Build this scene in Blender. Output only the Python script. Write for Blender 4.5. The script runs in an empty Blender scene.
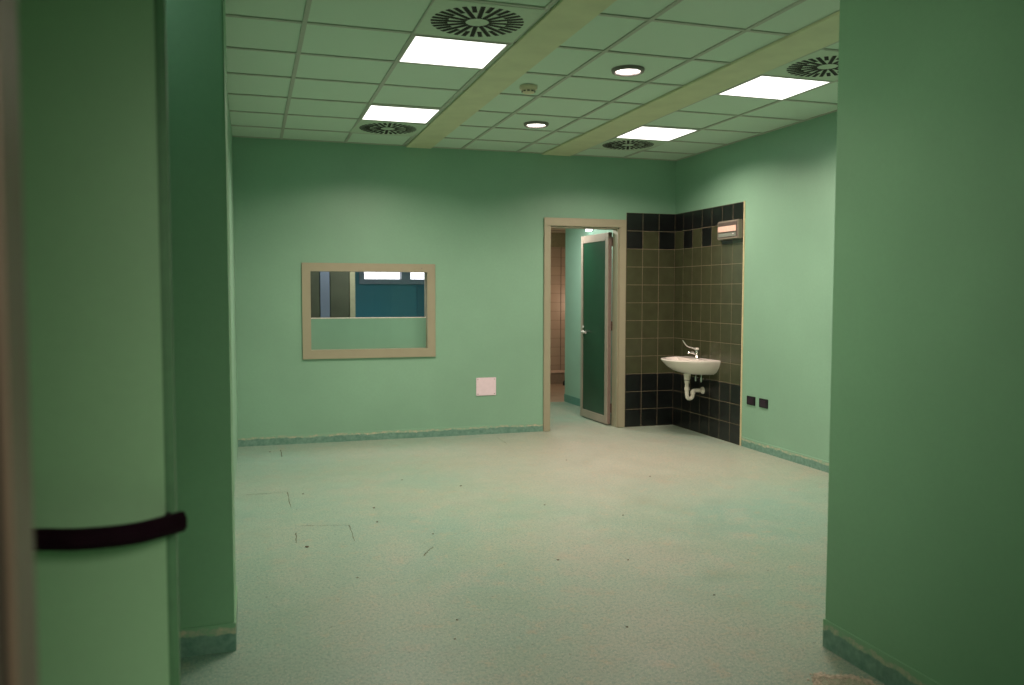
import bpy, bmesh, math, random
from mathutils import Vector, Matrix
random.seed(4)
C = bpy.context.scene.collection
PI = math.pi
H = 2.88            # ceiling height
YB = 8.196          # back wall plane
XR = 4.44           # right wall plane

# ------------------------------------------------------------------ materials
class N:
    def __init__(s, name):
        s.m = bpy.data.materials.new(name); s.m.use_nodes = True
        s.t = s.m.node_tree; s.b = s.t.nodes['Principled BSDF']; s.out = s.t.nodes['Material Output']
    def n(s, typ, **kw):
        x = s.t.nodes.new(typ)
        for k, v in kw.items():
            if k.startswith('i_'):
                x.inputs[k[2:].replace('_', ' ')].default_value = v
            else: setattr(x, k, v)
        return x
    def l(s, a, b): s.t.links.new(a, b)
    def coord(s):
        g = s.n('ShaderNodeNewGeometry'); return g.outputs['Position']
    def noise(s, scale, detail=3, rough=.55, vec=None):
        x = s.n('ShaderNodeTexNoise'); x.inputs['Scale'].default_value = scale
        x.inputs['Detail'].default_value = detail; x.inputs['Roughness'].default_value = rough
        s.l(vec if vec is not None else s.coord(), x.inputs['Vector']); return x.outputs['Fac']
    def ramp(s, fac, stops):
        r = s.n('ShaderNodeValToRGB'); e = r.color_ramp.elements
        while len(e) < len(stops): e.new(.5)
        for k, (p, c) in enumerate(stops):
            e[k].position = p; e[k].color = (c[0], c[1], c[2], 1) if not isinstance(c, (int, float)) else (c, c, c, 1)
        s.l(fac, r.inputs['Fac']); return r.outputs['Color']
    def mix(s, fac, a, b, mode='MIX'):
        x = s.n('ShaderNodeMix', data_type='RGBA', blend_type=mode)
        for sock, v in ((x.inputs[0], fac), (x.inputs[6], a), (x.inputs[7], b)):
            if isinstance(v, (int, float)): sock.default_value = v
            elif isinstance(v, tuple): sock.default_value = (*v[:3], 1)
            else: s.l(v, sock)
        return x.outputs[2]
    def math(s, op, a, b=None):
        x = s.n('ShaderNodeMath', operation=op)
        for i, v in enumerate((a, b)):
            if v is None: continue
            if isinstance(v, (int, float)): x.inputs[i].default_value = v
            else: s.l(v, x.inputs[i])
        return x.outputs[0]
    def bump(s, h, st=.2, d=.002):
        x = s.n('ShaderNodeBump'); x.inputs['Strength'].default_value = st; x.inputs['Distance'].default_value = d
        s.l(h, x.inputs['Height']); s.l(x.outputs[0], s.b.inputs['Normal'])
    def col(s, c):
        if isinstance(c, tuple): s.b.inputs['Base Color'].default_value = (*c, 1)
        else: s.l(c, s.b.inputs['Base Color'])
    def set(s, **kw):
        for k, v in kw.items(): s.b.inputs[k.replace('_', ' ')].default_value = v
        return s

def plain(name, c, rough=.5, var=.12, scale=30, **kw):
    m = N(name)
    f = m.noise(scale, 2)
    d = tuple(x*(1-var) for x in c); u = tuple(min(1, x*(1+var)) for x in c)
    m.col(m.ramp(f, [(.3, d), (.7, u)])); m.set(Roughness=rough, **kw); return m.m

def paint(name, c, rough=.5, bump=.25):
    m = N(name)
    f = m.noise(1.3, 4); g = m.noise(45, 3)
    a = m.ramp(f, [(.3, tuple(x*.93 for x in c)), (.7, tuple(min(1, x*1.06) for x in c))])
    b = m.mix(m.ramp(g, [(.35, 0.), (.75, .25)]), a, tuple(x*.86 for x in c))
    m.col(b); m.set(Roughness=rough); m.b.inputs['Specular IOR Level'].default_value = .5
    m.bump(m.noise(160, 2), bump, .0015); return m.m

WALLC = (.245, .450, .318)
M = {}
M['wall'] = paint('mint green wall paint', WALLC, .42)
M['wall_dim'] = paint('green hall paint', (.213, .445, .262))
M['mint'] = paint('pale mint wall paint', (.33, .54, .43))
M['teal'] = paint('teal blue wall paint', (.022, .145, .180))
M['teal_dark'] = paint('darker teal paint', (.012, .10, .135))
M['panel'] = paint('door leaf green laminate', (.30, .52, .315), .45, .1)
M['panel_edge'] = plain('darker green leaf edging', (.10, .25, .125), .5, .08)
M['tile_ceiling'] = plain('mineral ceiling tile', (.57, .72, .60), .9, .05, 220)
M['tbar'] = plain('ceiling grid bar', (.42, .455, .39), .6, .04)
M['beam'] = plain('cream ceiling channel', (.60, .63, .42), .6, .05, 6)
M['frame'] = plain('champagne aluminium frame', (.40, .37, .265), .42, .02, 12, Metallic=.25)
M['frame_brown'] = plain('brownish aluminium door lining', (.145, .105, .075), .45, .1, 5, Metallic=.2)
M['groove'] = plain('dark groove', (.035, .026, .02), .7, .1)
M['tile_dark'] = plain('glazed dark tile', (.0065, .0085, .0085), .28, .25, 9)
M['tile_olive'] = plain('glazed olive tile', (.054, .060, .030), .25, .12, 9)
M['grout'] = plain('pale grout', (.20, .165, .105), .85, .15, 60)
M['trimcream'] = plain('cream edge strip', (.78, .66, .42), .5, .05)
M['ceramic'] = plain('white ceramic', (.84, .80, .74), .12, .02, 8)
M['plastic_white'] = plain('white plastic pipe', (.80, .77, .68), .35, .05)
M['chrome'] = plain('chrome', (.75, .74, .72), .14, .03, 8, Metallic=1.0)
M['steel'] = plain('bright satin metal', (.85, .82, .78), .38, .03, 8, Metallic=.5)
M['black'] = plain('black plastic', (.008, .006, .010), .45, .2)
M['black2'] = plain('dark plum plastic', (.022, .008, .022), .4, .2)
M['bar'] = plain('dark maroon handle bar', (.010, .0018, .0065), .75, .2, IOR=1.2)
M['pinkplate'] = plain('pale pinkish cover plate', (.82, .69, .76), .5, .03)
M['screw'] = plain('dull screw head', (.30, .26, .24), .5, .1)
M['greybox'] = plain('grey plastic housing', (.22, .20, .16), .45, .06)
M['greydark'] = plain('dark grey recess', (.09, .075, .065), .5, .1)
M['pinklabel'] = plain('pale pinkish reflector', (.80, .56, .46), .5, .06, 40)
M['greengrey'] = plain('green grey strip', (.20, .24, .20), .4, .06)
M['leaf_glass'] = plain('dark green door panel', (.009, .058, .028), .32, .1, 5)
M['hinge'] = plain('brown hinge', (.10, .065, .05), .4, .1, 20, Metallic=.4)
M['stile'] = plain('pinkish aluminium stile', (.44, .37, .31), .4, .05, 10, Metallic=.3)
M['stile_shade'] = plain('brown stile edge', (.19, .145, .12), .5, .08)
M['slot'] = plain('black slot', (.004, .004, .004), .8, .1)
M['plate'] = plain('painted diffuser plate', (.50, .62, .49), .6, .03)
M['vane'] = plain('grey vane', (.10, .10, .085), .6, .1)
M['rim'] = plain('grey downlight ring', (.22, .20, .19), .45, .05)
M['detector'] = plain('cream detector plastic', (.70, .62, .46), .5, .04)
M['olive_door'] = plain('dark olive cupboard door', (.085, .082, .05), .5, .2, 3)
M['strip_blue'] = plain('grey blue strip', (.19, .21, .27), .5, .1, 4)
M['post'] = plain('beige post', (.40, .36, .22), .6, .06)
M['wframe'] = plain('blue grey window frame', (.15, .185, .22), .5, .08)
M['lower'] = plain('pale green lower panel', (.19, .385, .275), .4, .05, 3)
M['ledge'] = plain('pale pinkish ledge', (.80, .55, .43), .4, .05)
M['hall_ceiling'] = plain('dim ceiling board', (.42, .38, .28), .9, .06, 8)
M['debris'] = plain('pale plaster crumbs', (.60, .52, .42), .9, .2, 60)
M['brownfloor'] = plain('brown floor tiles', (.42, .29, .20), .5, .1, 4)
M['seam'] = plain('dark seam', (.10, .115, .07), .9, .2, 30)
M['patch'] = plain('bare floor patch', (.34, .36, .26), .8, .25, 40)
M['dirt'] = plain('dark brown crumb', (.06, .04, .02), .9, .2, 60)

def emis(name, c, s):
    m = N(name); m.set(Emission_Strength=s, Roughness=.6); m.b.inputs['Emission Color'].default_value = (*c, 1)
    m.col((.8, .8, .8)); return m.m
WARM = (1.0, .76, .67)
LS = 9.5
M['lamp'] = emis('lit light panel', (1, .95, .93), 2.2)
M['down'] = emis('lit downlight lens', (1, .90, .84), 9)
M['wlamp'] = emis('lit wall lamp', (.95, .97, 1.0), 5)

def glassmat():
    m = N('window glass'); t = m.t
    tr = m.n('ShaderNodeBsdfTransparent'); gl = m.n('ShaderNodeBsdfGlossy'); gl.inputs['Roughness'].default_value = .02; gl.inputs['Color'].default_value = (1, 1, 1, 1)
    mx = m.n('ShaderNodeMixShader'); lw = m.n('ShaderNodeLayerWeight'); lw.inputs[0].default_value = .5
    m.l(m.math('ADD', m.math('MULTIPLY', m.math('POWER', lw.outputs['Facing'], 4), .7), .045), mx.inputs[0]); m.l(tr.outputs[0], mx.inputs[1]); m.l(gl.outputs[0], mx.inputs[2])
    m.l(mx.outputs[0], m.out.inputs['Surface']); return m.m
M['glass'] = glassmat()

def floormat():
    m = N('speckled green vinyl floor')
    p = m.coord()
    big = m.noise(.75, 5, .6); mid = m.noise(3.2, 5, .65); fine = m.noise(70, 3, .6); spk = m.noise(150, 1, .5)
    a = m.ramp(big, [(.32, (.27, .46, .36)), (.50, (.33, .475, .355)), (.66, (.40, .47, .36))])
    a = m.mix(m.ramp(mid, [(.52, 0.), (.72, .55)]), a, (.47, .45, .35))
    a = m.mix(m.ramp(m.noise(1.7, 6, .7), [(.58, 0.), (.70, .45)]), a, (.55, .42, .30))
    # pale worn zone towards the basin corner
    sx = m.n('ShaderNodeSeparateXYZ'); m.l(p, sx.inputs[0])
    dx = m.math('SUBTRACT', sx.outputs[0], 3.0); dy = m.math('SUBTRACT', sx.outputs[1], 6.9)
    d2 = m.math('ADD', m.math('MULTIPLY', m.math('MULTIPLY', dx, dx), .30), m.math('MULTIPLY', m.math('MULTIPLY', dy, dy), .22))
    d2 = m.math('ADD', d2, m.math('MULTIPLY', m.math('SUBTRACT', mid, .5), .8))
    a = m.mix(m.ramp(d2, [(.05, .62), (.9, 0.)]), a, (.56, .485, .40))
    # streaky scuffs
    mp = m.n('ShaderNodeMapping'); m.l(p, mp.inputs[0]); mp.inputs['Scale'].default_value = (1.0, 4.5, 1); mp.inputs['Rotation'].default_value = (0, 0, .5)
    st = m.noise(3.0, 6, .75, mp.outputs[0])
    a = m.mix(m.ramp(st, [(.60, 0.), (.70, .5)]), a, (.56, .47, .34))
    a = m.mix(m.ramp(m.noise(26, 4, .7), [(.36, .32), (.50, 0.)]), a, (.20, .37, .30))
    a = m.mix(m.ramp(m.noise(9, 5, .75), [(.55, 0.), (.70, .55)]), a, (.56, .45, .28))
    a = m.mix(m.ramp(sx.outputs[0], [(.0, .35), (.9, 0.)]), a, (.27, .52, .42))
    a = m.mix(m.ramp(fine, [(.40, .55), (.52, 0.)]), a, (.13, .29, .24))
    a = m.mix(m.ramp(spk, [(.62, 0.), (.70, .8)]), a, (.70, .70, .58))
    dk = m.noise(42, 1, .5)
    a = m.mix(m.ramp(dk, [(.765, 0.), (.79, .75)]), a, (.06, .06, .04))
    m.col(m.mix(1.0, a, (.78, .77, .77), 'MULTIPLY')); m.set(Roughness=.42); m.b.inputs['Specular IOR Level'].default_value = .45
    m.l(m.ramp(mid, [(.3, .34), (.7, .55)]), m.b.inputs['Roughness'])
    m.bump(fine, .08, .001); return m.m
M['floor'] = floormat()

def cove(name, top, wall):
    m = N(name); p = m.coord(); sx = m.n('ShaderNodeSeparateXYZ'); m.l(p, sx.inputs[0])
    z = sx.outputs[2]
    e = m.math('ADD', z, m.math('MULTIPLY', m.math('SUBTRACT', m.noise(7, 5, .7), .5), top*.75))
    k = m.math('DIVIDE', e, top)
    base = m.ramp(m.noise(35, 3), [(.3, (.11, .25, .195)), (.7, (.20, .36, .29))])
    res = m.ramp(m.noise(25, 4, .7), [(.35, wall), (.5, (.33, .44, .31)), (.72, (.62, .54, .40))])
    a = m.mix(m.ramp(k, [(.70, 0.), (.76, 1.)]), base, res)
    a = m.mix(m.ramp(k, [(.93, 0.), (.99, 1.)]), a, wall)
    m.col(a); m.set(Roughness=.5); return m.m
M['cove'] = cove('teal vinyl cove base', .082, WALLC)
M['cove_tall'] = cove('tall teal vinyl cove base', .105, (.213, .445, .262))

def tilewall():
    m = N('pinkish wall tiling'); p = m.coord(); sx = m.n('ShaderNodeSeparateXYZ'); m.l(p, sx.inputs[0])
    cx = m.n('ShaderNodeCombineXYZ'); m.l(sx.outputs[0], cx.inputs[0]); m.l(sx.outputs[2], cx.inputs[1])
    b = m.n('ShaderNodeTexBrick'); m.l(cx.outputs[0], b.inputs['Vector'])
    b.offset = 0; b.inputs['Scale'].default_value = 1; b.inputs['Brick Width'].default_value = .2; b.inputs['Row Height'].default_value = .145
    b.inputs['Mortar Size'].default_value = .005
    b.inputs['Color1'].default_value = (.50, .36, .27, 1); b.inputs['Color2'].default_value = (.45, .33, .25, 1); b.inputs['Mortar'].default_value = (.36, .26, .19, 1)
    m.col(b.outputs['Color']); m.set(Roughness=.3); return m.m
M['pinktile'] = tilewall()

# ------------------------------------------------------------------ mesh helpers
class MB:
    def __init__(s): s.bm = bmesh.new()
    def box(s, x0, x1, y0, y1, z0, z1, bev=0, mi=0):
        t = bmesh.new(); bmesh.ops.create_cube(t, size=1)
        for v in t.verts: v.co = Vector(((x0+x1)/2+v.co.x*(x1-x0), (y0+y1)/2+v.co.y*(y1-y0), (z0+z1)/2+v.co.z*(z1-z0)))
        if bev: bmesh.ops.bevel(t, geom=t.edges[:], offset=bev, segments=2, affect='EDGES')
        for f in t.faces: f.material_index = mi
        s.merge(t); return s
    def merge(s, t, mat=None):
        if mat: bmesh.ops.transform(t, matrix=mat, verts=t.verts)
        me = bpy.data.meshes.new('tmp'); t.to_mesh(me); t.free(); s.bm.from_mesh(me); bpy.data.meshes.remove(me)
    def quad(s, pts, mi=0):
        f = s.bm.faces.new([s.bm.verts.new(p) for p in pts]); f.material_index = mi; return s
    def cyl(s, c, r, h, axis='z', seg=32, r2=None):
        t = bmesh.new(); bmesh.ops.create_cone(t, cap_ends=True, segments=seg, radius1=r, radius2=r if r2 is None else r2, depth=h)
        R = {'z': Matrix(), 'x': Matrix.Rotation(PI/2, 4, 'Y'), 'y': Matrix.Rotation(-PI/2, 4, 'X')}[axis]
        s.merge(t, Matrix.Translation(c) @ R); return s
    def lathe(s, prof, c=(0, 0, 0), seg=40):
        rings = []
        for r, z in prof:
            rings.append([s.bm.verts.new((c[0]+r*math.cos(2*PI*i/seg), c[1]+r*math.sin(2*PI*i/seg), c[2]+z)) for i in range(seg)] if r > 1e-6 else [s.bm.verts.new((c[0], c[1], c[2]+z))])
        for a, b in zip(rings, rings[1:]):
            for i in range(seg):
                j = (i+1) % seg
                if len(a) == 1 and len(b) == 1: continue
                if len(a) == 1: s.bm.faces.new((a[0], b[i], b[j]))
                elif len(b) == 1: s.bm.faces.new((a[i], a[j], b[0]))
                else: s.bm.faces.new((a[i], a[j], b[j], b[i]))
        return s
    def tube(s, pts, r, seg=14, up=None, rz=None):
        """tube along pts; r may be a list; rz gives an oblong section (height)"""
        pts = [Vector(p) for p in pts]; n = len(pts)
        rr = r if isinstance(r, (list, tuple)) else [r]*n
        rings = []; ref = Vector(up) if up else None
        for i, p in enumerate(pts):
            d = (pts[min(i+1, n-1)]-pts[max(i-1, 0)]).normalized()
            if ref is None:
                ref = Vector((0, 0, 1)) if abs(d.z) < .9 else Vector((1, 0, 0))
            a = (ref-d*ref.dot(d)).normalized(); b = d.cross(a)
            if not up: ref = a
            h = rz if rz else rr[i]
            rings.append([s.bm.verts.new(p+a*math.cos(2*PI*k/seg+PI/seg)*h*(rr[i]/rr[0] if rz else 1)+b*math.sin(2*PI*k/seg+PI/seg)*rr[i]) for k in range(seg)])
        for x, y in zip(rings, rings[1:]):
            for k in range(seg): s.bm.faces.new((x[k], x[(k+1) % seg], y[(k+1) % seg], y[k]))
        s.bm.faces.new(rings[0][::-1]); s.bm.faces.new(rings[-1]); return s
    def build(s, name, mats, parent=None, smooth=False, origin=None):
        bmesh.ops.recalc_face_normals(s.bm, faces=s.bm.faces)
        me = bpy.data.meshes.new(name)
        if origin:
            bmesh.ops.translate(s.bm, verts=s.bm.verts, vec=-Vector(origin))
        s.bm.to_mesh(me); s.bm.free()
        o = bpy.data.objects.new(name, me); C.objects.link(o)
        for m in (mats if isinstance(mats, (list, tuple)) else [mats]): me.materials.append(m)
        if smooth:
            for p in me.polygons: p.use_smooth = True
            try: me.set_sharp_from_angle(angle=math.radians(40))
            except Exception: pass
        if origin: o.location = origin
        if parent: o.parent = parent
        return o

def arc(pts, per=8):
    """Catmull-Rom through pts"""
    P = [Vector(p) for p in pts]; P = [P[0]*2-P[1]]+P+[P[-1]*2-P[-2]]; out = []
    for i in range(1, len(P)-2):
        for k in range(per):
            t = k/per; a, b, c, d = P[i-1:i+3]
            out.append(.5*((2*b)+(c-a)*t+(2*a-5*b+4*c-d)*t*t+(3*b-a-3*c+d)*t**3))
    return out+[P[-2]]

def struct(o, label=None):
    o['kind'] = 'structure'
    if label: o['label'] = label
    return o
def thing(name, loc, label, cat, group=None):
    o = bpy.data.objects.new(name, None); C.objects.link(o); o.location = loc; o.empty_display_size = .05
    o['label'] = label; o['category'] = cat
    if group: o['group'] = group
    return o
def tag(o, label, cat, group=None, kind=None):
    o['label'] = label; o['category'] = cat
    if group: o['group'] = group
    if kind: o['kind'] = kind
    return o
def dup(root, loc, label, rot=None):
    r = root.copy(); C.objects.link(r); r.location = loc; r['label'] = label
    if rot is not None: r.rotation_euler.z = rot
    for ch in list(root.children):
        c = ch.copy(); C.objects.link(c); c.parent = r
        for g in list(ch.children):
            d = g.copy(); C.objects.link(d); d.parent = c
    return r

# ------------------------------------------------------------------ room shell
floor_o = struct(MB().box(-3.2, 5.6, -3.2, 10.4, -.1, 0).build('floor', M['floor']), 'speckled green vinyl floor, stained and worn')
struct(MB().box(2.5, 5.6, 10.4, 12.9, -.1, 0).build('floor', M['brownfloor']), 'brown floor of the far washroom')

WX0, WX1, WZ0, WZ1 = .545, 1.700, .885, 1.665      # window opening
DX0, DX1, DZ = 2.985, 3.775, 2.140                 # door opening
YK = 8.326                                         # rear face of back wall
b = MB()
b.box(-.35, WX0, YB, YK, 0, H+.05); b.box(WX0, WX1, YB, YK, 0, WZ0); b.box(WX0, WX1, YB, YK, WZ1, H+.05)
b.box(WX1, DX0, YB, YK, 0, H+.05); b.box(DX0, DX1, YB, YK, DZ, H+.05); b.box(DX1, XR+.15, YB, YK, 0, H+.05)
struct(b.build('wall_back', M['wall']), 'mint green back wall')
struct(MB().box(XR, XR+.15, 2.70, YB, 0, H+.05).build('wall_right', M['wall']), 'mint green right wall')
struct(MB().box(-.40, -.125, 3.92, YB, 0, H+.05).build('wall_left', M['wall']), 'mint green left wall, seen edge on')
# pier at the left of the opening
struct(MB().box(-.64, -.079, 3.475, 3.92, 0, H+.05, .006).build('wall_pier', M['wall_dim']), 'dark green wall pier left of the opening')
# right wall of the hall, ending at the opening
struct(MB().box(2.222, 2.36, .75, 2.80, 0, H+.05).build('wall_hall_right', M['wall_dim']), 'plain dark green wall at the right of the opening')
struct(MB().box(2.36, XR, 2.70, 2.80, 0, H+.05).build('wall_front', M['wall']), 'room side of the front wall')
struct(MB().box(-.76, -.64, .75, 3.475, 0, H+.05).build('wall_hall_left', M['wall_dim']))
# wall with the doorway the view is taken through
b = MB(); b.box(-2.2, -.215, .60, .75, 0, H+.05); b.box(.96, 2.36, .60, .75, 0, H+.05); b.box(-.215, .96, .60, .75, 2.22, H+.05)
struct(b.build('wall_doorway', M['wall_dim']))
b = MB(); b.box(-2.3, -2.2, -3.0, .75, 0, H+.05); b.box(2.9, 3.0, -3.0, .75, 0, H+.05); b.box(-2.3, 3.0, -3.1, -3.0, 0, H+.05); b.box(2.36, 3.0, .60, .75, 0, H+.05)
struct(b.build('wall_hall_behind', M['wall_dim']))
struct(MB().box(-2.3, 3.0, -3.1, 2.70, H, H+.05).build('ceiling_hall', M['hall_ceiling']))
# near door lining, at the left edge of the view
b = MB(); b.box(-.225, -.180, .585, .765, 0, 2.175, .003); b.box(-.28, -.215, .57, .60, 0, 2.24, .003); b.box(-.28, -.215, .75, .775, 0, 2.24, .003)
b.box(-.215, .96, .585, .765, 2.175, 2.22, .003); b.box(.915, .96, .585, .765, 0, 2.175, .003)
b.box(-.180, -.172, .700, .765, 0, 2.175, .003)
lin = struct(b.build('trim_1', M['frame_brown']), 'brownish metal lining of the near doorway, out of focus')
struct(MB().box(-.1802, -.1785, .686, .700, 0, 2.17).build('groove', M['groove'], lin))

# ceiling : tiles, grid, two channels
struct(MB().box(-.35, XR, 2.70, YB, H+.006, H+.05).build('ceiling', M['tile_ceiling']), 'square ceiling tiles in a metal grid')
b = MB(); w = .0125
def barY(x, y0=2.8, y1=YB): b.box(x-w, x+w, y0, y1, H-.002, H+.008)
def barX(y, x0, x1): b.box(x0, x1, y-w, y+w, H-.001, H+.0085)
for x in (.305, .897, 1.458, 2.043, 2.620, 3.225, 3.808): barY(x)
for k in range(-2, 6):
    y = 4.672+.6*k; barX(y, -.125, 1.48); barX(y-.003, 1.735, 2.895)
for k in range(-2, 6): barX(4.825+.585*k, 3.21, XR)
# wall angle
b.box(-.125, XR, YB-.02, YB, H-.002, H+.007); b.box(XR-.02, XR, 2.8, YB, H-.002, H+.007)
struct(b.build('trim_2', M['tbar']), 'ceiling grid bars')
struct(MB().box(1.483, 1.735, 2.8, YB, H-.012, H+.004, .003).build('trim_3', M['beam']), 'cream ceiling channel running to the back wall, left one')
struct(MB().box(2.893, 3.205, 2.8, YB, H-.012, H+.004, .003).build('trim_4', M['beam']), 'cream ceiling channel running to the back wall, right one')

# cove bases
t = .006
struct(MB().box(-.125, 2.915, YB-t, YB, 0, .09).build('baseboard_back', M['cove']), 'torn teal vinyl base along the back wall')
struct(MB().box(XR-t, XR, 2.8, 6.845, 0, .09).build('baseboard_right', M['cove']), 'torn teal vinyl base along the right wall')
struct(MB().box(-.45, -.075, 3.475-t, 3.475, 0, .115).box(-.079, -.079+t, 3.475, 3.92, 0, .115).build('baseboard_pier', M['cove_tall']), 'teal vinyl base on the left pier')
struct(MB().box(2.222-t, 2.222, .76, 2.80+t, 0, .115).box(2.222, 2.36, 2.80, 2.80+t, 0, .115).build('baseboard_hall', M['cove_tall']), 'torn teal vinyl base of the right hall wall')

# ------------------------------------------------------------------ tiled corner
TZ, RP = 2.306, 2.306/12
def tiles(name, org, du, n, cw, flip, label):
    """grid of bevelled tiles on a vertical plane; org = bottom start, du = unit direction, flip = outward normal"""
    b = MB(); o = Vector(org); du = Vector(du); nn = Vector(flip); up = Vector((0, 0, 1))
    def blk(u0, u1, z0, z1, d0, d1, mi, bev=0):
        pts = [o+du*u+up*z+nn*d for u in (u0, u1) for z in (z0, z1) for d in (d0, d1)]
        xs, ys, zs = zip(*pts)
        b.box(min(xs), max(xs), min(ys), max(ys), min(zs), max(zs), bev, mi)
    blk(0, n*cw, 0, TZ, 0, .006, 2)
    g = .0023
    for r in range(12):
        for c in range(n):
            z1 = TZ-r*RP; z0 = z1-RP
            if r == 0 or r >= 9: mi = 0
            elif r == 1: mi = 0 if label[1](c) else 1
            else: mi = 1
            blk(c*cw+g, (c+1)*cw-g, z0+g, z1-g, .0055, .0068, mi, .0006)
    return struct(b.build(name, [M['tile_dark'], M['tile_olive'], M['grout']]), label[0])
tiles('trim_5', (3.853, YB, 0), (1, 0, 0), 3, (XR-.009-3.853)/3, (0, -1, 0), ('dark green and olive wall tiles on the back wall', lambda c: c != 1))
tiles('trim_6', (XR, YB, 0), (0, -1, 0), 7, .1905, (-1, 0, 0), ('dark green and olive wall tiles on the right wall', lambda c: c % 2 == 1))
ye = YB-7*.1905
struct(MB().box(XR-.013, XR, ye-.009, ye, 0, TZ+.004).build('trim_7', M['trimcream']), 'cream edge strip beside the tiles')

# ------------------------------------------------------------------ window into the next room
fr = MB()
F0, F1, G0, G1 = .478, 1.768, .812, 1.732
cas = .018
def mitre(b, x0, x1, z0, z1, X0, X1, Z0, Z1, y0, y1):
    """picture-frame ring between outer and inner rectangles with mitred faces"""
    O = [(X0, Z0), (X1, Z0), (X1, Z1), (X0, Z1)]; I = [(x0, z0), (x1, z0), (x1, z1), (x0, z1)]
    for k in range(4):
        j = (k+1) % 4
        q = [O[k], O[j], I[j], I[k]]
        lo = [b.bm.verts.new((p[0], y0, p[1])) for p in q]; hi = [b.bm.verts.new((p[0], y1, p[1])) for p in q]
        b.bm.faces.new(lo); b.bm.faces.new(hi[::-1])
        for a in range(4): c = (a+1) % 4; b.bm.faces.new((lo[a], hi[a], hi[c], lo[c]))
mitre(fr, WX0+.013, WX1-.013, WZ0+.012, WZ1-.012, F0, F1, G0, G1, YB-cas, YB)
win = struct(fr.build('window_1', M['frame']), 'interior viewing window with a beige metal frame')
l = MB(); mitre(l, WX0+.013, WX1-.013, WZ0+.012, WZ1-.012, WX0, WX1, WZ0, WZ1, YB, YK); mitre(l, F0+.06, F1-.06, G0+.06, G1-.06, F0, F1, G0, G1, YK, YK+cas)
l.build('frame_lining', M['frame'], win)
MB().quad([(WX0+.013, YB+.05, WZ0+.012), (WX1-.013, YB+.05, WZ0+.012), (WX1-.013, YB+.05, WZ1-.012), (WX0+.013, YB+.05, WZ1-.012)]).build('pane', M['glass'], win)
lp = MB().box(WX0+.013, WX1-.013, YB+.060, YB+.072, WZ0+.012, 1.198).build('lower_panel', M['lower'], win); lp['label'] = 'pale green lower half panel'
MB().box(WX0+.013, WX1-.013, YB+.057, YB+.075, 1.198, 1.206).build('panel_edge', M['plastic_white'], win)
MB().cyl((1.632, YB-cas-.001, 1.690), .006, .004, 'y', 12).build('screw', M['screw'], win)

# ------------------------------------------------------------------ door to the washroom
d = MB()
def casing(b, y0, y1):
    b.box(2.917, 2.990, y0, y1, 0, 2.143, .004); b.box(3.768, 3.846, y0, y1, 0, 2.143, .004)
    b.box(2.917, 3.846, y0, y1, 2.143, 2.228, .004)
casing(d, YB-.020, YB); casing(d, YK, YK+.012)
d.box(2.985, 2.997, YB, YK, 0, 2.143); d.box(3.757, 3.770, YB, YK, 0, 2.143); d.box(2.985, 3.775, YB, YK, 2.130, 2.143)
dfr = struct(d.build('door_1', M['frame']), 'beige metal door frame with a green glazed leaf opened inwards')
# leaf : local frame, hinge edge at origin, runs along +Y, face at -X
lf = MB(); L, T, HH = .735, .045, 2.105
lf.box(0, T, 0, .075, .012, HH, .003); lf.box(0, T, L-.06, L, .012, HH, .003)
lf.box(0, T, .075, L-.06, .012, .10, .003); lf.box(0, T, .075, L-.06, HH-.085, HH, .003)
leaf = lf.build('door_leaf', M['stile'], dfr)
leaf.location = (3.710, YK+.018, 0); leaf.rotation_euler.z = math.radians(1.3)
MB().box(.008, T-.008, .073, L-.058, .098, HH-.083).build('panel', M['leaf_glass'], leaf)
MB().box(.006, T-.004, -.0015, .0005, .02, HH-.01).build('edge_strip', M['stile_shade'], leaf)
h = MB(); h.cyl((-.004, L-.085, 1.0), .022, .008, 'x', 20); h.tube([(-.006, L-.085, 1.0), (-.022, L-.085, 1.0), (-.030, L-.095, 1.0), (-.030, L-.21, .998)], .012, 10)
h.cyl((-.004, L-.085, 1.06), .014, .008, 'x', 16)
h.build('handle', M['steel'], leaf, True)
for z in (.194, 1.092, 2.005):
    MB().cyl((3.768, YK+.013, z), .010, .10, 'z', 14).box(3.75, 3.772, YK+.008, YK+.013, z-.05, z+.05).build('hinge', M['hinge'], dfr)

# ------------------------------------------------------------------ near fixed leaf with the bowed bar
lf = MB().box(-.640, -.166, 1.762, 1.806, .01, 2.14, .004)
near = struct(lf.build('door_2', M['panel']), 'green door leaf at the left edge, out of focus')
MB().box(-.166, -.147, 1.764, 1.804, .01, 2.14, .006).build('edge_profile', M['panel_edge'], near)
path = arc([(-.60, 1.715, 1.0), (-.48, 1.680, 1.0), (-.365, 1.650, 1.0), (-.293, 1.630, 1.0), (-.206, 1.640, 1.0), (-.129, 1.704, 1.0)], 8)
bb = MB(); bb.tube(path, .013, 8, up=(0, 0, 1), rz=.0205)
bar = bb.build('push_bar', M['bar'], near); bar['label'] = 'dark maroon bowed push bar'
MB().tube([(-.150, 1.695, .997), (-.160, 1.764, .997)], .008, 10).cyl((-.60, 1.74, 1.0), .012, .05, 'y', 12).build('bracket', M['bar'], bar)

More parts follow.
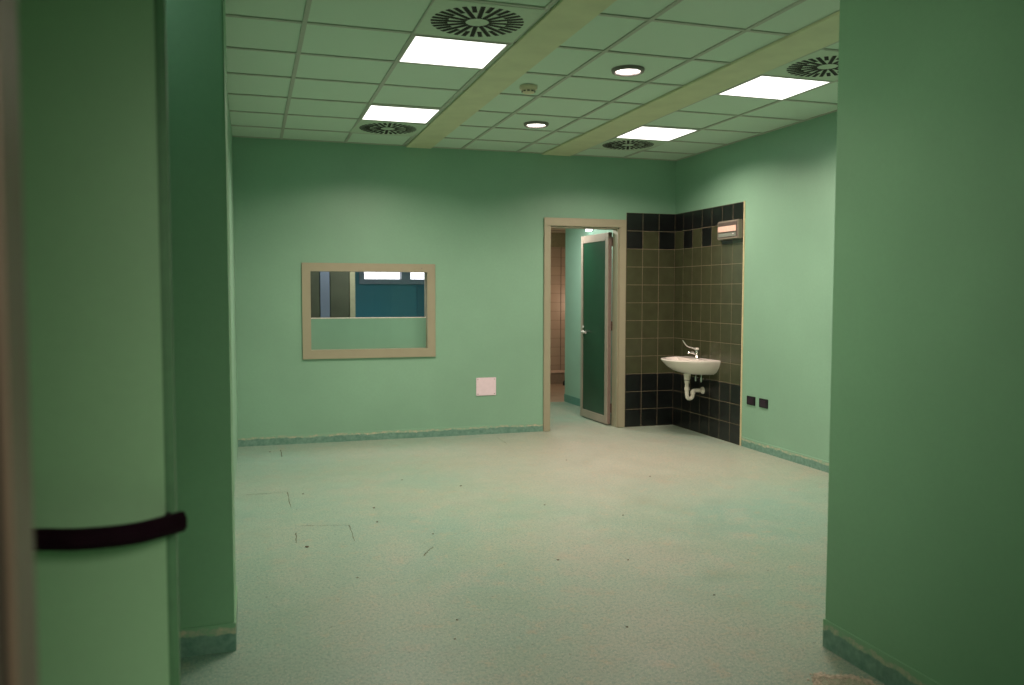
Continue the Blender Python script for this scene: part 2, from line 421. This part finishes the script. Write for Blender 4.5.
# ------------------------------------------------------------------ ceiling lights
def light(loc, label):
    r = thing('ceiling_light', loc, label, 'ceiling light', 'square ceiling lights')
    b = MB(); s = .284; q = .266
    for x0, x1, y0, y1 in ((-s, s, -s, -q), (-s, s, q, s), (-s, -q, -q, q), (q, s, -q, q)): b.box(x0, x1, y0, y1, -.004, .006)
    b.build('frame', M['tbar'], r)
    MB().box(-q, q, -q, q, -.003, .004).build('light_panel', M['lamp'], r)
    return r
L1 = light((1.178, 4.972, H), 'square lit ceiling light beside the largest round diffuser, left of the left channel')
dup(L1, (1.178, 6.772, H), 'square lit ceiling light left of the left channel, nearer the back wall')
dup(L1, (3.518, 5.118, H), 'square lit ceiling light right of the right channel, the one nearer the camera')
dup(L1, (3.512, 6.872, H), 'square lit ceiling light right of the right channel, nearest the door')

def downlight(loc, label):
    r = thing('downlight', loc, label, 'downlight', 'round downlights between the channels')
    MB().lathe([(.078, -.004), (.082, -.016), (.092, -.019), (.103, -.014), (.107, 0), (.107, .004), (.078, .004), (.078, -.004)], seg=48).build('ring', M['rim'], r, True)
    MB().lathe([(0, -.013), (.04, -.012), (.080, -.006), (.080, .002), (0, .002)], seg=40).build('lens', M['down'], r, True)
    return r
D = downlight((2.352, 5.00, H), 'round lit downlight nearer the camera, the larger looking of the two')
dup(D, (2.349, 6.80, H), 'round lit downlight nearer the back wall, the smaller looking of the two')

def diffuser(loc, label, rot=0):
    r = thing('air_diffuser', loc, label, 'air vent', 'square swirl diffusers'); r.rotation_euler.z = rot
    MB().box(-.286, .286, -.286, .286, -.003, .006, .001).build('face_plate', M['plate'], r)
    b = MB(); v = MB(); hb = MB()
    for k in range(32):
        a = 2*PI*(k+1.3)/32; r0, r1 = (.062, .247) if k % 2 == 0 else (.158, .247)
        Rm = Matrix.Rotation(a, 4, 'Z')
        for dst, y0, y1, z0, z1, xa, xb in ((b, -.0125, .0125, -.0042, -.002, r0, r1), (v, -.0125, -.0092, -.0052, -.004, r0+.004, r1-.004)):
            t = bmesh.new(); bmesh.ops.create_cube(t, size=1)
            for q in t.verts: q.co = Vector(((xa+xb)/2+q.co.x*(xb-xa), (y0+y1)/2+q.co.y*(y1-y0), (z0+z1)/2+q.co.z*(z1-z0)))
            dst.merge(t, Rm)
    s_ = b.build('slots', M['slot'], r); s_['label'] = 'black radial slots'
    v.build('vanes', M['vane'], s_)
    MB().lathe([(0, -.005), (.012, -.005), (.014, -.002), (0, -.002)], seg=20).build('centre_cap', M['plate'], r)
    return r
V = diffuser((1.178, 4.372, H), 'swirl air diffuser at the top of the view, largest round one')
dup(V, (1.178, 7.372, H), 'swirl air diffuser near the back wall, left of the left channel', .06)
dup(V, (3.516, 7.458, H), 'swirl air diffuser above the door, near the back wall', .10)
dup(V, (3.516, 4.533, H), 'swirl air diffuser at the upper right, partly cut off by the near wall', .03)

sm = thing('smoke_detector', (1.877, 5.60, H), 'small cream smoke detector on the ceiling by the left channel', 'smoke detector')
MB().lathe([(0, -.022), (.058, -.022), (.062, -.014), (.062, .002), (0, .002)], seg=36).build('base', M['detector'], sm, True)
MB().lathe([(0, -.050), (.024, -.050), (.038, -.046), (.046, -.036), (.048, -.022), (0, -.022)], seg=36).build('sensor_head', M['detector'], sm, True)
b = MB()
for k in range(10):
    t = bmesh.new(); bmesh.ops.create_cube(t, size=1)
    for v in t.verts: v.co = Vector((.044+v.co.x*.008, v.co.y*.018, -.036+v.co.z*.008))
    b.merge(t, Matrix.Rotation(2*PI*k/10, 4, 'Z'))
b.build('vent_slot', M['greydark'], sm)

# ------------------------------------------------------------------ washbasin
BX, BY, BZ = XR-.0065, 7.560, .782
wb = thing('washbasin', (BX, BY, 0), 'small white wall hung washbasin with lever tap against the dark tiles', 'sink')
def outline(sx, sy, z, n=40, off=0.0, e=2.35):
    out = []
    for i in range(n+1):
        a = -PI/2+PI*i/n
        c, s = math.cos(a), math.sin(a)
        out.append(Vector((-(abs(c)**(2/e))*sx-off, (abs(s)**(2/e))*(1 if s > 0 else -1)*sy, z)))
    return out
b = MB(); A, Bp = .328, .440
secs = [(Bp*.30, A*.36, BZ-.158), (Bp*.50, A*.62, BZ-.150), (Bp*.70, A*.80, BZ-.120), (Bp*.86, A*.92, BZ-.075), (Bp*.96, A*.985, BZ-.030), (Bp, A, BZ-.012), (Bp*.995, A*.995, BZ-.002), (Bp*.97, A*.975, BZ)]
rings = [[b.bm.verts.new(p) for p in outline(sx, sy, z)] for sx, sy, z in secs]
for a, c in zip(rings, rings[1:]):
    for i in range(len(a)-1): b.bm.faces.new((a[i], a[i+1], c[i+1], c[i]))
b.bm.faces.new(rings[0])
for a, c in zip(rings, rings[1:]): pass
back = [r[0] for r in rings]+[r[-1] for r in rings[::-1]]
b.bm.faces.new(back)
# inner bowl : oval opening forward of a tap ledge
n = len(rings[-1]); top = rings[-1]
def oval(sx, sy, z, cx=-.235):
    # angles matched to the outline points, closing along the back
    return [b.bm.verts.new((cx-math.cos(-PI/2+PI*i/(n-1))*sx if True else 0, math.sin(-PI/2+PI*i/(n-1))*sy, z)) for i in range(n)]
cx = -.150
ir = []
for sx, sy, z in ((.248, .285, BZ), (.240, .276, BZ-.010), (.205, .235, BZ-.06), (.13, .15, BZ-.105), (.03, .03, BZ-.118)):
    ir.append([b.bm.verts.new((cx-math.cos(-PI/2+PI*i/(n-1))*sx, math.sin(-PI/2+PI*i/(n-1))*sy, z)) for i in range(n)])
for a, c in zip([top]+ir, ir):
    for i in range(n-1): b.bm.faces.new((a[i], a[i+1], c[i+1], c[i]))
# back ledge between wall and bowl
m0, m1 = top[0], top[-1]
b.bm.faces.new((m0, ir[0][0], ir[0][-1], m1))
for a, c in zip(ir, ir[1:]): b.bm.faces.new((a[0], c[0], c[-1], a[-1]))
b.bm.faces.new(ir[-1])
b.build('bowl', M['ceramic'], wb, True)
MB().cyl((-.18, 0, BZ-.1165), .022, .004, 'z', 20).build('plughole', M['chrome'], wb)
tp = MB(); tp.lathe([(0, 0), (.026, 0), (.026, .008), (.021, .014), (.020, .085), (.017, .093), (0, .095)], (-.075, .0, BZ), 24)
tp.tube([(-.085, .005, BZ+.045), (-.125, .012, BZ+.058), (-.160, .02, BZ+.062), (-.168, .022, BZ+.048)], [.013, .012, .011, .010], 12)
tap = tp.build('tap', M['chrome'], wb, True)
MB().tube(arc([(-.075, .0, BZ+.092), (-.115, .015, BZ+.106), (-.175, .03, BZ+.132), (-.215, .045, BZ+.188)], 6), [.008]*18+[.0075], 10).build('lever', M['chrome'], tap, True)
MB().lathe([(0, .086), (.019, .088), (.019, .104), (.012, .110), (0, .110)], (-.075, 0, BZ), 20).build('cap', M['ceramic'], tap, True)
pp = MB(); pp.cyl((-.185, 0, BZ-.185), .030, .06, 'z', 24, .036); pp.cyl((-.185, 0, BZ-.235), .019, .05, 'z', 20)
pp.build('waste', M['plastic_white'], wb, True)
MB().cyl((-.185, 0, BZ-.225), .0215, .016, 'z', 20).build('gap_ring', M['black'], wb, True)  # black ring stands in for the shaded gap between waste and pipe
pp = MB()
pp.tube([(-.185, 0, BZ-.236), (-.185, 0, .43)], .020, 18)
pp.tube(arc([(-.185, 0, .47), (-.185, 0, .42), (-.178, 0, .385), (-.152, 0, .372), (-.126, 0, .385), (-.118, 0, .42), (-.118, 0, .445), (-.108, 0, .452), (-.085, 0, .454), (-.01, 0, .452)], 6), .0195, 18)
for z0 in (.475, .545): pp.cyl((-.185, 0, z0), .026, .030, 'z', 22)
pp.cyl((-.118, 0, .432), .026, .028, 'z', 22)
pp.build('trap', M['plastic_white'], wb, True)
fl = MB().lathe([(0, -.001), (.037, 0), (.035, .012), (.022, .024), (0, .024)], seg=28).build('wall_flange', M['plastic_white'], wb, True)
fl.rotation_euler.y = -PI/2; fl.location = (.0, 0, .452)
for y in (.055, -.055):
    q = MB(); q.cyl((-.025, y, .57), .010, .05, 'x', 14); q.cyl((-.052, y, .575), .014, .035, 'z', 14); q.cyl((-.052, y, .552), .011, .018, 'z', 12)
    q.tube(arc([(-.052, y, .59), (-.055, y*.8, .64), (-.075, y*.3, .70)], 5), .006, 8)
    q.build('supply_valve', M['chrome'], wb, True)

# ------------------------------------------------------------------ wall unit on the tiles
u = thing('wall_unit', (XR-.0065, 7.053, 1.962), 'grey rectangular emergency light unit mounted high on the dark tiles', 'emergency light')
w_, h_ = .183, .180
MB().box(-.058, 0, -w_, w_, 0, h_, .008).build('housing', M['greybox'], u)
MB().box(-.0605, -.055, -w_+.018, w_-.018, .020, h_-.016, .002).build('recess', M['greydark'], u)
MB().box(-.066, -.059, -w_+.030, w_-.022, .072, .128, .003).build('reflector', M['pinklabel'], u)
MB().box(-.063, -.059, -w_+.032, w_-.028, .026, .064, .002).build('lower_strip', M['greengrey'], u)
MB().cyl((-.064, -w_+.075, .050), .006, .005, 'x', 12).build('indicator', M['pinkplate'], u)

# sockets and plate
def socket(loc, label):
    r = thing('wall_socket', loc, label, 'socket', 'black wall sockets')
    MB().box(-.009, 0, -.066, .066, -.041, .041, .003).build('plate', M['black'], r)
    MB().box(-.0115, -.008, -.040, .040, -.026, .026, .002).build('insert', M['black2'], r)
    return r
S = socket((XR, 6.700, .450), 'black square wall socket nearest the tile edge')
dup(S, (XR, 6.502, .450), 'black square wall socket farther from the tiles, nearer the camera')
c = thing('cover_plate', (2.297, YB+.001, .492), 'pale pink square blank cover plate low on the back wall', 'cover plate')
MB().box(-.105, .105, -.008, 0, -.092, .092, .003).build('plate', M['pinkplate'], c)
for sx in (-1, 1):
    for sz in (-1, 1):
        MB().cyl((sx*.088, -.0085, sz*.075), .005, .003, 'y', 10).build('screw', M['screw'], c)

# ------------------------------------------------------------------ washroom beyond the door
struct(MB().box(4.02, 4.14, YK, 10.43, 0, 2.5).build('wall_passage_right', M['mint']), 'pale mint passage wall beyond the door')
struct(MB().box(4.02-.008, 4.02, YK+.02, 10.43, 0, .10).build('baseboard_passage', plain('passage vinyl base', (.12, .30, .25), .5, .1)), 'teal base of the passage wall')
struct(MB().box(2.62, 2.72, YK, 12.65, 0, 2.5).build('wall_passage_left', M['mint']))
struct(MB().box(2.6, 5.5, 12.65, 12.8, 0, 2.19).build('wall_far', M['pinktile']), 'pinkish tiled far wall of the washroom')
struct(MB().box(2.6, 5.5, 12.652, 12.8, 2.19, 2.5).build('wall_far_top', plain('olive beige plaster', (.30, .27, .17), .8, .08)))
struct(MB().box(5.4, 5.5, 10.43, 12.65, 0, 2.5).box(4.14, 5.5, 10.33, 10.43, 0, 2.5).build('wall_washroom', M['mint']))
struct(MB().box(2.6, 5.5, YK, 12.8, 2.42, 2.5).build('ceiling_washroom', M['hall_ceiling']))
b = MB()
for y in (10.4, 11.0, 11.6, 12.2): b.box(2.72, 5.4, y-.012, y+.012, 2.414, 2.421)
struct(b.build('trim_8', M['greydark']))
struct(MB().box(2.72, 5.4, 12.50, 12.65, 0, .175).build('trim_9', plain('brown plinth', (.30, .21, .15), .6, .1)), 'brown plinth under the tiled wall')
struct(MB().box(2.72, 5.4, 12.485, 12.65, .175, .205, .005).build('trim_10', M['ledge']), 'pale ledge along the tiled wall')
struct(MB().box(4.797, 4.804, 12.644, 12.65, .205, 2.19).build('trim_11', M['stile_shade']))
ds = MB().lathe([(0, .075), (.020, .072), (.034, .055), (.036, .02), (.040, 0), (0, 0)], (4.74, 12.28, 0), 20).build('door_stop', M['black'], None, True)
tag(ds, 'small black stop standing on the floor by the far tiled wall', 'door stop')
wl = thing('wall_lamp', (4.02, 9.56, 2.205), 'small lit white lamp on the passage wall above the door leaf', 'lamp')
MB().box(-.012, 0, -.075, .075, 0, .14, .003).build('back_plate', M['plate'], wl)
MB().box(-.045, -.010, -.070, .070, .004, .136, .006).build('shade', M['wlamp'], wl)

# ------------------------------------------------------------------ room behind the viewing window
struct(MB().box(-.45, -.35, YK, 11.3, 0, 2.6).build('wall_side_left', M['teal_dark']))
b = MB(); z0, z1 = 1.625, 2.35
b.box(-.45, 2.62, 11.20, 11.32, 0, z0); b.box(-.45, 2.62, 11.20, 11.32, z1, 2.6)
b.box(-.45, 1.444, 11.20, 11.32, z0, z1); b.box(1.965, 2.062, 11.20, 11.32, z0, z1); b.box(2.56, 2.62, 11.2, 11.32, z0, z1)
struct(b.build('wall_side_far', M['teal']), 'teal wall of the room behind the window')
struct(MB().box(2.165, 2.62, 11.185, 11.20, 0, 1.565).build('trim_12', M['teal_dark']))
struct(MB().box(-.45, 2.72, YK, 11.32, 2.6, 2.7).build('ceiling_side', M['hall_ceiling']))
for k, (xa, xb) in enumerate(((1.444, 1.965), (2.062, 2.56))):
    f = MB(); mitre(f, xa+.012, xb-.012, z0+.008, z1-.01, xa-.052, xb+.048, z0-.058, z1+.05, 11.165, 11.185); mitre(f, xa+.012, xb-.012, z0+.008, z1-.01, xa, xb, z0, z1, 11.185, 11.32)
    wf = struct(f.build('window_%d' % (k+2), M['wframe']), ('blue grey framed daylight window beyond the pane, left one', 'blue grey framed daylight window beyond the pane, right one')[k])
    MB().quad([(xa+.012, 11.25, z0+.008), (xb-.012, 11.25, z0+.008), (xb-.012, 11.25, z1-.01), (xa+.012, 11.25, z1-.01)]).build('pane', M['glass'], wf)
cb = thing('cupboard', (.79, 9.62, 0), 'tall dark olive cupboard seen through the left half of the window', 'cupboard')
MB().box(-.60, .295, 0, .45, 0, 2.2).build('carcass', M['olive_door'], cb)
for xa, xb in ((-.595, -.040), (.080, .290)): MB().box(xa, xb, -.020, 0, .03, 2.17, .004).build('door', M['olive_door'], cb)
sp = MB().box(-.032, .073, -.024, 0, .03, 2.17, .003).build('reflection_strip', M['strip_blue'], cb); sp['label'] = 'grey blue upright strip in place of a reflection in the window'  # coloured strip imitates the bluish reflection in the pane
MB().box(.297, .357, -.03, .03, 0, 2.2, .003).build('side_post', M['post'], cb)

# ------------------------------------------------------------------ litter on the floor
fm = MB()
for poly, w2 in (([(-.05, 6.20), (.238, 6.204), (.244, 5.73)], .0035), ([(.245, 5.11), (.234, 4.90)], .004), ([(.277, 5.261), (.569, 5.194), (.564, 4.842)], .0035),
                 ([(.895, 4.45), (.93, 4.53), (.974, 4.595)], .005), ([(.255, 7.91), (.252, 7.56)], .005), ([(2.356, 8.0), (2.337, 7.6)], .004)):
    for p, q in zip(poly, poly[1:]):
        p, q = Vector((*p, .0008)), Vector((*q, .0008)); d = (q-p).normalized(); nn = Vector((-d.y, d.x, 0))
        n = 7; pts = [p.lerp(q, k/n)+nn*random.uniform(-.003, .003) for k in range(n+1)]
        for a, c in zip(pts, pts[1:]):
            ww = w2*random.uniform(.35, 1.0)
            fm.quad([a-nn*ww, c-nn*ww, c+nn*ww, a+nn*ww])
fmk = fm.build('seam_mark', M['seam'], floor_o); fmk['kind'] = 'structure'
sp_ = MB()
for x, y, s_ in ((.29, 4.806, .016), (.777, 5.563, .013), (.746, 5.211, .010), (1.104, 6.348, .010), (1.491, 6.017, .012), (1.572, 4.166, .010), (.852, 3.517, .008), (1.536, 3.223, .008),
                 (.796, 3.321, .007), (1.028, 4.848, .009), (.345, 6.108, .011), (1.934, 4.054, .008), (2.10, 3.45, .008), (.156, 7.838, .012), (1.9, 5.3, .009), (2.3, 4.9, .009), (.5, 4.2, .008), (3.0, 5.9, .01), (2.6, 6.7, .01)):
    t = bmesh.new(); bmesh.ops.create_icosphere(t, subdivisions=1, radius=1)
    for v in t.verts: v.co = Vector((v.co.x*s_*random.uniform(.6, 1), v.co.y*s_*random.uniform(.6, 1), max(0, v.co.z)*s_*.4))
    sp_.merge(t, Matrix.Translation((x, y, .0003)))
tag(sp_.build('floor_specks', M['dirt']), 'small dark specks of grit scattered over the green floor', 'grit', kind='stuff')
# torn patch with bright crumbling edge near the right hall wall
b = MB(); edge = arc([(1.955, 2.50, 0), (1.985, 2.545, 0), (2.030, 2.600, 0), (2.062, 2.566, 0), (2.10, 2.560, 0), (2.135, 2.545, 0), (2.165, 2.505, 0), (2.19, 2.44, 0)], 6)
rng = [Vector((p.x+random.uniform(-.006, .006), p.y+random.uniform(-.008, .008), .0012)) for p in edge]
mid = [Vector((p.x*.9+2.07*.1, p.y-.10+random.uniform(-.02, .02), .0012)) for p in rng]
for a, c, d, e in zip(rng, rng[1:], mid[1:], mid): b.quad([a, c, d, e], 1)
for p in edge:
    for _ in range(9):
        s_ = .0045*random.uniform(.3, 1.2)
        t = bmesh.new(); bmesh.ops.create_icosphere(t, subdivisions=1, radius=s_)
        for v in t.verts: v.co.x *= random.uniform(.8, 2.2); v.co.z *= .5
        b.merge(t, Matrix.Translation((p.x+random.gauss(0, .010), p.y-.006+random.gauss(0, .010), .002)) @ Matrix.Rotation(random.random()*PI, 4, 'Z'))
for _ in range(120):
    s_ = .0035*random.uniform(.3, 1.2)
    t = bmesh.new(); bmesh.ops.create_icosphere(t, subdivisions=1, radius=s_)
    for v in t.verts: v.co.z *= .5
    b.merge(t, Matrix.Translation((random.uniform(1.97, 2.18), random.uniform(2.40, 2.55), .0015)))
tag(b.build('torn_patch', [M['debris'], M['patch']]), 'torn floor patch with pale crumbling edge by the right hall wall', 'rubble', kind='stuff')

# ------------------------------------------------------------------ lights, world, camera
def area(name, loc, size, power, col, rot=(0, 0, 0)):
    d = bpy.data.lights.new(name, 'AREA'); d.energy = power; d.color = col; d.size = size
    o = bpy.data.objects.new(name, d); C.objects.link(o); o.location = loc; o.rotation_euler = rot; return o
for k, (x, y) in enumerate(((1.178, 4.972), (1.178, 6.772), (3.518, 5.118), (3.512, 6.872))):
    o = area('panel_lamp', (x, y, H-.012), .55, 33.5, WARM); o.data.spread = math.radians(150)
area('hall_lamp', (.35, -1.4, 2.15), 1.3, 92, (1, .88, .74))
o = area('hall_wall_fill', (-.60, 2.55, 1.70), .4, 3.3, (1, .88, .74), (0, -PI/2, math.radians(7))); o.data.spread = math.radians(68)  # unseen fill light, added to brighten the right hall wall
area('washroom_lamp', (5.30, 11.9, 1.30), .3, 7, (1, .72, .52), (0, PI/2, 0))
area('passage_fill', (3.3, 9.3, 2.38), .4, 24, (1, .93, .86))  # added fill without a fixture, lifts the mint passage wall
area('side_room_fill', (1.3, 8.9, 2.55), .5, 26, (.92, .97, 1))  # added fill for the room behind the window, no fixture there

wd = bpy.data.worlds.new('daylight'); bpy.context.scene.world = wd; wd.use_nodes = True
bg = wd.node_tree.nodes['Background']; bg.inputs[0].default_value = (.93, .94, 1, 1); bg.inputs[1].default_value = 2.2

F, YAW, PITCH, ROLL, CH = 834.96, math.radians(17.4415), math.radians(-3.3234), math.radians(.076), 1.4376
fw = Vector((math.sin(YAW)*math.cos(PITCH), math.cos(YAW)*math.cos(PITCH), math.sin(PITCH)))
r = Vector((math.cos(YAW), -math.sin(YAW), 0)); up = r.cross(fw)
r2 = r*math.cos(ROLL)+up*math.sin(ROLL); u2 = -r*math.sin(ROLL)+up*math.cos(ROLL)
cd = bpy.data.cameras.new('camera'); cam = bpy.data.objects.new('camera', cd); C.objects.link(cam)
mw = Matrix((r2, u2, -fw)).transposed().to_4x4(); mw.translation = (0, 0, CH); cam.matrix_world = mw
cd.sensor_width = 36; cd.lens = F/1024*36; cd.clip_start = .02
cd.dof.use_dof = True; cd.dof.focus_distance = 7.3; cd.dof.aperture_fstop = 2.8
bpy.context.scene.camera = cam
sc = bpy.context.scene
sc.view_settings.view_transform = 'Standard'; sc.view_settings.look = 'None'; sc.view_settings.exposure = 0
